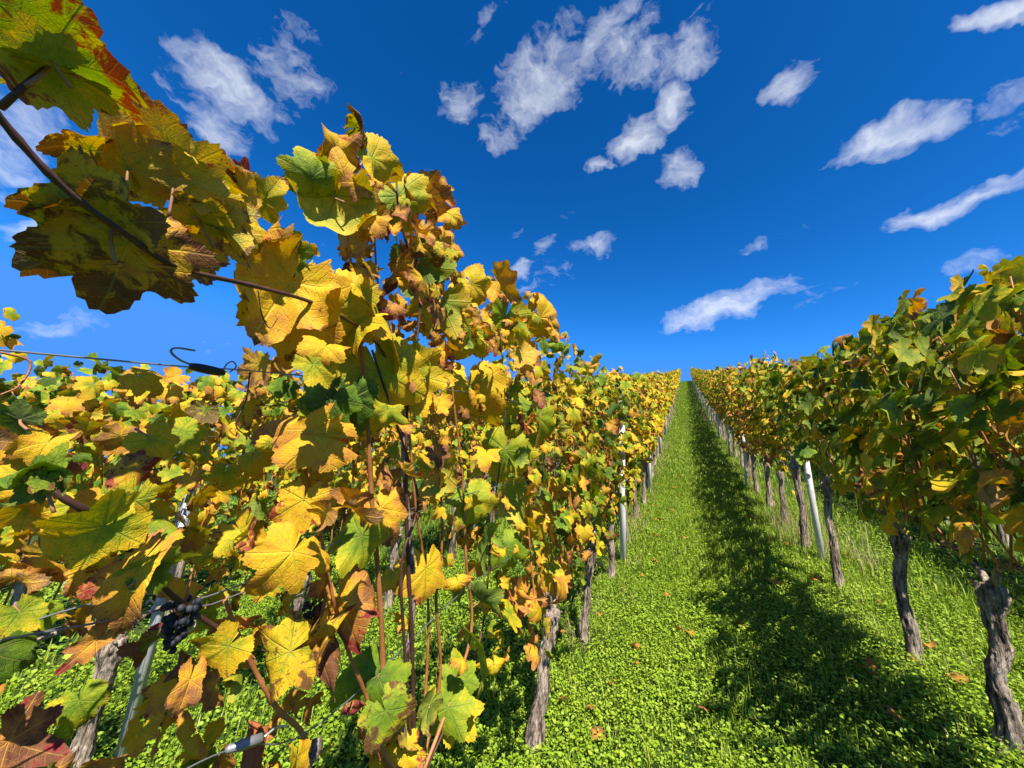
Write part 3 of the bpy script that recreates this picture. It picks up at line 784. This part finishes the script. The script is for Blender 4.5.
# grey tensioner on the lower wire
a, b = on_row(226, 750, XW), on_row(263, 738, XW); mid = (a + b) / 2; ax_ = (b - a) / np.linalg.norm(b - a); ln = np.linalg.norm(b - a)
tn_ = thing('wire_tensioner', 'grey metal tensioner on the lower wire in front of the orange stake', 'wire tensioner', mid)
S = Soup(); S.add(*tube(a - mid + ax_ * ln * np.array([0, .04, .3, .32, .9, 1])[:, None], np.array([.004, .008, .0085, .0105, .0105, .006]), 4)); S.build('barrel', M_GREY, tn_, smooth=False)
S = Soup(); S.add(*tube(spline([b - mid, b - mid + ax_ * .03 + [0, 0, .012], b - mid + ax_ * .06 + [0, 0, .006]], 8), .0022, 6)); S.build('wire_tail', M_WIRE_LIGHT, tn_)
# orange rusty stake
p = on_row(254, 728, XW - .05)
sk = thing('metal_stake', 'short rusty orange metal stake behind the grey wire tensioner', 'stake', (p[0], p[1], gh(p[0], p[1])))
hh = float(p[2] - gh(p[0], p[1]))
S = Soup(); S.add(*box((0, 0, hh / 2 - .1), (.032, .004, hh + .2))); S.add(*box((.014, .0125, hh / 2 - .1), (.004, .02, hh + .2))); S.build('bar', M_RUST, sk, smooth=False)
S = Soup(); S.add(*box((0, .0005, hh + .006), (.034, .008, .006))); S.build('top_edge', M_RUST, sk, smooth=False)
# bright wire ties twisted onto the wires
for (pts, lab) in (([(98, 604), (103, 597), (108, 603), (102, 609), (112, 611)], 'silver wire tie curled on the wire left of the grapes'),
                   ([(146, 604), (150, 600), (156, 606), (150, 612), (158, 601)], 'silver wire twist on the wire just left of the grapes'),
                   ([(181, 613), (182, 628), (190, 631), (196, 622), (184, 616)], 'pale wire tie hanging in front of the blue grapes')):
    P = np.array([on_row(x_, y_, XW + .01) for x_, y_ in pts]); o = P.mean(0)
    S = Soup(); S.add(*tube(spline(P - o, 30), .0014, 6)); tag(S.build('wire_tie', M_WIRE_LIGHT, None, o), lab, 'wire tie', 'wire ties by the grapes')


# ------------------------------------------------------------------ the big near vines, leaf by leaf
vA_loc = np.array([XL, 1.22, float(gh(XL, 1.22))]); vZ_loc = np.array([XL - .02, .12, float(gh(XL, .12))])
vA = thing('grapevine', 'big yellow and brown grapevine in front, with tall orange-brown canes and an arching dark shoot', 'grapevine', vA_loc, GRP['L'])
vZ = thing('grapevine', 'grapevine filling the left edge, with large curled leaves and hanging blue grapes', 'grapevine', vZ_loc, GRP['L'])
rgA, rgZ = np.random.default_rng(71), np.random.default_rng(72)
S, headA = trunk_shape(rgA, .62, .034, 'near', (.02, .03)); S.build('trunk', M_BARK, vA)
S, headZ = trunk_shape(rgZ, .66, .036, 'near', (-.02, .05)); S.build('trunk', M_BARK, vZ)
def cane(px, root, loc, r0, r1, x0=XL, m=M_CANE, name='shoot', start=None, n=34, dx=None):
    P = [on_row(x_, y_, x0 + (dx[i] if dx else rgA.normal(0, .006))) - loc for i, (x_, y_) in enumerate(px)]
    if start is not None: P = [np.asarray(start, float)] + P
    S = Soup(); S.add(*shoot_tube(P, r0, r1, n, 8)); return S.build(name, m, root)
hd = headA + [0, 0, -.03]
cane([(398, 700), (410, 640), (412, 570), (404, 470), (400, 380), (385, 300)], vA, vA_loc, .013, .004, XL + .02, M_BARK, 'arm', hd)
cane([(380, 745), (383, 680), (380, 600), (372, 500), (366, 400), (356, 300), (345, 225)], vA, vA_loc, .0085, .004, XL + .04, M_CANE, 'shoot', hd)
cane([(366, 740), (371, 712), (348, 650), (330, 585), (318, 520), (300, 450)], vA, vA_loc, .0058, .003, XL + .05, M_CANE, 'shoot', hd)
cane([(412, 640), (408, 560), (406, 480), (408, 400), (420, 300), (400, 220), (396, 170)], vA, vA_loc, .0062, .003, XL + .03, M_CANE_DARK, 'shoot', hd)
cane([(404, 640), (402, 560), (418, 500), (395, 420), (372, 350)], vA, vA_loc, .005, .003, XL + .06, M_CANE_DARK, 'shoot', hd)
cane([(440, 680), (436, 600), (442, 540), (438, 450), (425, 380), (440, 300)], vA, vA_loc, .0056, .003, XL + .02, M_CANE, 'shoot', hd)
cane([(470, 640), (466, 560), (462, 470), (452, 380), (455, 290), (440, 230)], vA, vA_loc, .006, .003, XL - .0, M_CANE, 'shoot', hd)
cane([(480, 640), (492, 520), (505, 420), (500, 330)], vA, vA_loc, .0048, .0028, XL - .02, M_CANE_DARK, 'shoot', hd)
cane([(425, 700), (428, 600), (415, 500), (405, 400), (380, 300), (372, 190), (368, 150)], vA, vA_loc, .005, .0024, XL + .0, M_CANE, 'shoot', hd)
cane([(315, 760), (300, 730), (275, 705), (245, 650), (225, 600)], vZ, vZ_loc, .006, .004, XL, M_CANE, 'shoot')
cane([(305, 790), (316, 750), (316, 738)], vA, vA_loc, .013, .012, XL, M_BARK, 'spur', headA + [0, -.1, -.02])
# dark shoot arching out of the canopy towards the camera's left
arch = cane([(-40, 60), (0, 118), (62, 186), (125, 234), (180, 268), (258, 287), (320, 306), (372, 338), (398, 380)], vA, vA_loc, .0042, .0036, XL + .16, M_CANE_DARK, 'shoot', None, 50, [.06, .04, .03, .02, 0, -.02, -.05, -.09, -.12])
cane([(0, 108), (20, 90), (48, 66), (56, 58)], vA, vA_loc, .0036, .002, XL + .18, M_CANE_DARK, 'shoot', None, 12)
cane([(36, 480), (75, 505), (105, 522), (140, 562), (180, 602), (235, 640)], vZ, vZ_loc, .0048, .004, XL + .06, M_CANE_DARK)
cane([(0, 352), (30, 362), (20, 385), (0, 395)], vZ, vZ_loc, .0016, .001, XL + .0, M_CANE)
# tendrils
cane([(250, 372), (246, 400), (236, 425), (250, 438)], vA, vA_loc, .0017, .001, XL + .03, M_CANE_DARK, 'tendril')
cane([(258, 290), (262, 315), (270, 328), (278, 318)], vA, vA_loc, .0013, .0008, XL + .12, M_CANE_DARK, 'tendril')
cane([(262, 650), (280, 655), (288, 668), (275, 674), (268, 664)], vZ, vZ_loc, .0013, .0008, XL + .05, M_CANE_DARK, 'tendril')
grape_bunch('grape_bunch', on_row(184, 600, XL + .04), vZ, np.random.default_rng(3), 46, .075, .0064, vZ_loc)
grape_bunch('grape_bunch', on_row(314, 602, XL - .06), vZ, np.random.default_rng(4), 24, .055, .0066, vZ_loc)

# (petiole px, tip px, distance of its row plane, face tilt right/up, colour, browning, crumple, width factor)
HL = [((52, 60), (186, 66), .20, (0, .5), .40, .34, .15), ((52, 62), (-40, 20), .22, (.2, .3), .46, .1, .1), ((54, 64), (-20, 98), .19, (.1, .6), .50, .2, .2),
      ((128, 168), (92, 84), .12, (.5, .2), .66, .16, .25), ((172, 176), (150, 84), .14, (-.3, .2), .57, .15, .45), ((176, 172), (205, 92), .10, (.5, .3), .47, .15, .3),
      ((232, 176), (186, 140), .08, (.3, .1), .84, .5, .85), ((240, 178), (255, 150), .06, (.2, .1), .90, .6, .9),
      ((112, 226), (10, 150), .16, (0, .6), .53, .46, .12), ((112, 228), (0, 286), .15, (.2, .5), .52, .34, .15), ((128, 244), (100, 318), .16, (.5, -.1), .70, .42, .3), ((200, 222), (122, 196), .12, (0, .5), .53, .3, .1),
      ((206, 218), (272, 262), .11, (0, .5), .50, .28, .12), ((222, 212), (266, 222), .09, (.4, .1), .58, .12, .4), ((90, 150), (15, 128), .09, (.0, .4), .60, .5, .3),
      ((312, 178), (304, 128), .06, (.6, -.2), .34, .02, .1), ((338, 150), (342, 114), .05, (.2, .2), .72, .2, .6), ((355, 128), (394, 130), .04, (.1, .4), .50, .35, .5), ((345, 180), (292, 214), .06, (.4, .1), .68, .1, .4),
      ((372, 158), (400, 205), .05, (.3, .3), .56, .2, .5), ((398, 196), (424, 250), .0, (.5, .3), .42, .15, .2), ((425, 195), (448, 222), -.02, (.3, .2), .86, .3, .9), ((440, 190), (456, 206), -.02, (.3, .3), .78, .2, .9),
      ((336, 196), (318, 262), .05, (.2, .4), .44, .2, .3), ((285, 250), (308, 282), .08, (.4, .2), .24, .0, .2), ((352, 212), (388, 262), .04, (.2, .3), .66, .25, .6), ((372, 230), (352, 268), .04, (.2, .3), .90, .3, .9),
      ((290, 282), (238, 352), .08, (.3, .2), .64, .2, .35), ((302, 296), (282, 372), .07, (.2, .2), .58, .15, .3), ((330, 310), (348, 392), .06, (.2, .3), .54, .2, .25), ((376, 300), (412, 372), .04, (.3, .3), .52, .15, .25), ((356, 320), (312, 352), .07, (.3, .2), .56, .1, .4),
      ((420, 262), (444, 308), .0, (.3, .2), .25, .0, .2), ((444, 250), (468, 280), -.03, (.3, .2), .74, .15, .8), ((440, 300), (420, 342), .0, (.4, .1), .44, .05, .3), ((400, 262), (384, 296), .02, (.3, .2), .82, .4, .85),
      ((472, 284), (500, 316), -.04, (.3, .3), .60, .1, .5), ((498, 282), (520, 308), -.05, (.3, .3), .74, .12, .8), ((506, 316), (492, 356), -.03, (.5, .2), .40, .05, .3), ((540, 318), (566, 356), -.05, (.5, .2), .70, .1, .6), ((470, 330), (450, 366), -.02, (.4, .2), .48, .1, .4),
      ((322, 436), (238, 424), .09, (.4, .1), .73, .05, .3), ((318, 430), (268, 482), .085, (.3, .2), .74, .15, .3), ((330, 400), (302, 452), .07, (.3, .3), .18, .0, .2), ((352, 398), (356, 446), .07, (.1, .3), .12, .0, .1),
      ((378, 372), (402, 452), .05, (.2, .3), .47, .1, .2), ((408, 372), (424, 424), .03, (.4, .2), .50, .1, .3), ((468, 386), (468, 440), .02, (.4, .2), .60, .20, .55), ((476, 392), (500, 432), .01, (.5, .0), .56, .1, .5), ((536, 416), (540, 462), .02, (.6, .1), .36, .02, .12),
      ((304, 500), (292, 552), .07, (.4, .1), .62, .26, .3), ((318, 502), (330, 540), .07, (.4, .1), .56, .1, .35), ((292, 552), (228, 630), .09, (.4, .1), .67, .06, .3), ((312, 556), (276, 606), .08, (.5, .1), .66, .1, .4), ((362, 536), (332, 580), .06, (.5, .1), .36, .2, .3),
      ((380, 508), (396, 548), .06, (.4, .0), .74, .3, .5), ((426, 568), (432, 612), .04, (.5, .1), .63, .18, .3), ((458, 582), (464, 616), .03, (.3, .1), .72, .3, .6), ((228, 646), (180, 692), .08, (.4, .1), .55, .12, .15), ((290, 652), (226, 684), .08, (.4, .1), .55, .46, .25),
      ((104, 526), (6, 574), .12, (.3, .2), .50, .32, .12), ((108, 528), (62, 606), .10, (-.4, .3), .48, .3, .15), ((134, 500), (112, 560), .09, (-.3, .3), .54, .1, .3), ((45, 478), (-6, 430), .10, (.3, .3), .12, .05, .12), ((46, 476), (70, 432), .11, (.3, .1), .24, .08, .2), ((44, 478), (22, 500), .12, (.2, .2), .30, .28, .2), ((20, 420), (-30, 398), .08, (.2, .3), .10, .0, .1),
      ((150, 440), (172, 470), .03, (.5, .1), .56, .05, .15), ((165, 425), (158, 448), .03, (.4, .1), .54, .05, .3), ((132, 470), (78, 458), .05, (.2, .2), .72, .3, .3), ((132, 470), (168, 488), .05, (.2, .2), .82, .45, .5), ((150, 566), (222, 540), .08, (.0, .5), .34, .02, .2), ((150, 575), (200, 578), .09, (.0, .3), .24, .05, .2), ((150, 530), (196, 500), .03, (.1, .4), .40, .1, .2),
      ((140, 566), (62, 700), .08, (-.5, .3), .78, .2, .6), ((96, 640), (40, 690), .05, (-.1, .2), .86, .3, .8), ((325, 626), (290, 690), .05, (-.2, .2), .64, .5, .4), ((340, 600), (352, 660), .04, (-.2, .3), .80, .3, .5), ((190, 680), (172, 740), .06, (-.2, .2), .84, .4, .5), ((315, 640), (336, 700), .04, (-.3, .2), .88, .45, .6),
      ((378, 676), (352, 736), .04, (.2, .2), .24, .02, .2), ((460, 680), (459, 642), .02, (.5, .1), .30, .0, .12), ((478, 648), (505, 700), .02, (.5, .1), .28, .0, .12), ((494, 664), (498, 704), .03, (.3, .1), .62, .1, .6), ((448, 708), (432, 764), .02, (.4, .2), .34, .12, .2), ((430, 704), (416, 738), .03, (.4, .2), .36, .2, .3), ((408, 726), (400, 768), .02, (.4, .2), .52, .2, .25), ((456, 712), (478, 748), .01, (.4, .2), .46, .2, .3), ((402, 752), (412, 790), .03, (.4, .1), .58, .4, .3),
      ((490, 540), (470, 580), .01, (.5, .1), .20, .0, .2), ((505, 548), (520, 584), .0, (.6, .1), .26, .0, .15), ((480, 600), (508, 620), .01, (.5, .1), .22, .0, .2), ((520, 500), (505, 540), .0, (.4, .2), .40, .1, .3), ((545, 516), (558, 548), -.01, (.5, .1), .74, .1, .4), ((530, 520), (516, 548), .0, (.4, .1), .58, .1, .3),
      ((548, 574), (540, 618), -.01, (.5, .1), .72, .12, .5), ((526, 596), (508, 628), .0, (.2, .2), .80, .3, .7), ((560, 480), (578, 520), -.01, (.5, .2), .24, .0, .2), ((590, 520), (604, 548), -.01, (.5, .1), .3, .0, .2), ((505, 450), (490, 490), .0, (.4, .1), .40, .1, .3), ((440, 470), (452, 520), .01, (.3, .2), .46, .1, .3),
      ((470, 500), (486, 534), .0, (.5, .1), .36, .2, .3), ((20, 612), (40, 640), .02, (.3, .1), .40, .0, .2),
      ((196, 186), (222, 150), .1, (.3, .2), .52, .1, .4), ((236, 190), (252, 232), .09, (.3, .2), .58, .15, .4), ((214, 200), (180, 236), .1, (.2, .4), .55, .2, .3), ((222, 232), (206, 276), .1, (.3, .3), .62, .2, .4), ((262, 200), (284, 176), .08, (.4, .1), .50, .05, .3), ((252, 232), (286, 262), .09, (.3, .2), .56, .15, .3), ((190, 250), (160, 292), .11, (.3, .2), .66, .3, .3), ((270, 240), (244, 276), .08, (.3, .2), .70, .25, .6), ((228, 168), (250, 186), .09, (.3, .1), .86, .5, .8)]

vB = next(o for o in COL.objects if o.get('label', '').startswith('grapevine with peeling grey'))
locs = {vA: vA_loc, vZ: vZ_loc, vB: np.array(vB.location)}
BIG = {(128, 244), (104, 526), (322, 436), (290, 652)}
WIDTH = {(140, 566): .36, (96, 640): .5, (108, 528): .42, (292, 552): .75, (134, 500): .5, (150, 566): .5, (150, 575): .6, (190, 680): .45, (318, 430): .6, (322, 436): .75, (104, 526): .8, (46, 476): .6}
PART_LABEL = {(312, 178): 'pale green leaf against the sky'}
rgL = np.random.default_rng(8)
for i, (p0, p1, dx, tilt, hue, brown, crump) in enumerate(HL):
    P0 = on_row(p0[0], p0[1], XL + dx); D0 = np.linalg.norm(P0)
    v = ray(*p1); P1 = v / np.linalg.norm(v) * D0
    n0 = -P0 / D0
    nn = n0 + CAM[:, 0] * (tilt[0] * .8 + rgL.normal(0, .34)) + CAM[:, 1] * (tilt[1] + .15 + rgL.normal(0, .38))
    T = P1 - P0; L = np.linalg.norm(T); T = T / L
    if (i < 15 and p0 not in BIG and rgL.random() < .85) or (i > 15 and p0 not in BIG and rgL.random() < .25):      # blades held flat overhead: seen from below
        nn = np.array([0, 0, 1.0]) - n0 * .5 + rgL.normal(0, .22, 3)
    nn = nn / np.linalg.norm(nn); T = unit(T + nn * rgL.normal(-.05, .12))
    if p0[0] >= 480: root = vB
    elif p0[0] < 236 and p0[1] > 330: root = vZ
    else: root = vA
    tm = T_HERO[rgL.integers(0, len(T_HERO))]; tm = (tm[0] * np.array([WIDTH.get(p0, 1.0), 1]), tm[1], tm[2])
    V, F4, F3, uv, tint = make_leaves(tm, np.zeros((1, 3)), T[None], nn[None], np.array([L * (.98 if p0 in BIG else .80 if i < 15 else .74 if p0[0] < 330 and p0[1] > 330 else .90)]), np.array([hue - (.05 if i < 3 else 0)]), np.array([brown + (.20 if i < 15 else rgL.uniform(.02, .30))]), rgL.random(1), np.array([min(1, crump + rgL.uniform(.0, .3))]), rgL)
    nq = np.cross(T, nn); ln = L * rgL.uniform(.35, .6)
    stalk = spline([np.zeros(3), -T * ln * .15 - nn * ln * .3, -T * ln * .5 - nn * ln * .8 + nq * ln * rgL.normal(0, .2)], 10)
    sv, s4, s3 = tube(stalk, np.linspace(.0017, .0024, 10) * (.7 + L * 3), 6)
    me = mesh('leaf', V, [F4, F3], M_LEAF, None, uv, tint)
    o = link('leaf', me, root, P0 - locs[root])
    link('leaf_stalk', mesh('leaf_stalk', sv, [s4, s3], M_PETIOLE), o)
    if p0 in PART_LABEL: o['label'] = PART_LABEL[p0]
# the rest of the foliage of the two near vines, behind those leaves
def behind(loc, x_off):
    k0 = below_skyline(loc, .62)
    def keep(O):
        O[:, 0] += x_off
        px, py, d = project(O + np.asarray(loc))
        hollow = (px > 335) & (px < 520) & (py > 420) & (py < 720)
        return k0(O) & ~(hollow & (rgA.random(len(O)) < .6))
    return keep
fa = link('foliage', foliage_mesh('foliage', rgA, 300, 'hero', .72, .70, 2.75, .17, .16, .57, .17, .32, .050, .58, M_LEAF, behind(vA_loc, -.05)), vA); fa['ripeness'] = 0.0
def dead_zone(O):
    px, py, d = project(O + vA_loc)
    return below_skyline(vA_loc, .62)(O) & (px > 325) & (px < 480) & (py < 560) & (rgA.random(len(O)) < np.where(py < 340, 1, .35))
fd = link('dry_foliage', foliage_mesh('dry_foliage', rgA, 620, 'hero', .62, 1.3, 2.75, .12, .16, .76, .12, .36, .043, .85, M_LEAF, dead_zone), vA); fd['ripeness'] = 0.0
fz = link('foliage', foliage_mesh('foliage', rgZ, 330, 'hero', .66, .78, 1.95, .12, .14, .50, .18, .30, .046, .5, M_LEAF, behind(vZ_loc, -.16)), vZ); fz['ripeness'] = 0.0


# ------------------------------------------------------------------ fallen leaves
FL = [on_ground(*q) for q in ((768, 586), (743, 632), (868, 679), (637, 672), (612, 691), (636, 655), (592, 716), (598, 745), (788, 549), (880, 610), (792, 480), (932, 655), (668, 600), (655, 565), (1000, 610), (845, 560), (690, 640), (560, 640), (705, 720), (960, 690))]
FLAB = ['large pale fallen leaf in the shadow in mid path', 'small reddish fallen leaf at the left edge of the shadow', 'curled pinkish-brown fallen leaf on grass left of the thick right trunks', 'upright orange-brown fallen leaf on the sunny path near the left trunks']
rgf = np.random.default_rng(33)
for _ in range(34): FL.append(np.array([rgf.choice([rgf.uniform(-.8, -.1), rgf.uniform(.5, 1.4)]), rgf.uniform(2.6, 11), 0]))
fl_mesh = []
for k_ in range(6):
    tm = T_NEAR[k_ % 5]
    V, F4, F3, uv, tint = make_leaves(tm, np.zeros((1, 3)), np.array([[0, 1.0, .12]]), np.array([[0.05, 0.0, 1.0]]), np.array([.062]), np.array([rgf.uniform(.76, .88)]), np.array([.1]), rgf.random(1), np.array([rgf.uniform(.35, .8)]), rgf)
    V[:, 2] -= np.percentile(V[:, 2], 8)
    fl_mesh.append(mesh('fallen_leaf', V, [F4, F3], M_LEAF, None, uv, tint))
for i, p in enumerate(FL):
    o = link('fallen_leaf', fl_mesh[i % 6], None, (p[0], p[1], float(gh(p[0], p[1])) + .045))
    o.rotation_euler = (rgf.normal(.1, .3), rgf.normal(0, .3), rgf.uniform(0, 6.28)); s_ = rgf.uniform(.6, 1.0) if i > 2 else 1.15; o.scale = (s_, s_, s_)
    tag(o, FLAB[i] if i < 4 else 'small dry brown vine leaf fallen on the grass', 'fallen leaf', 'fallen leaves on the grass'); o['ripeness'] = 0.0
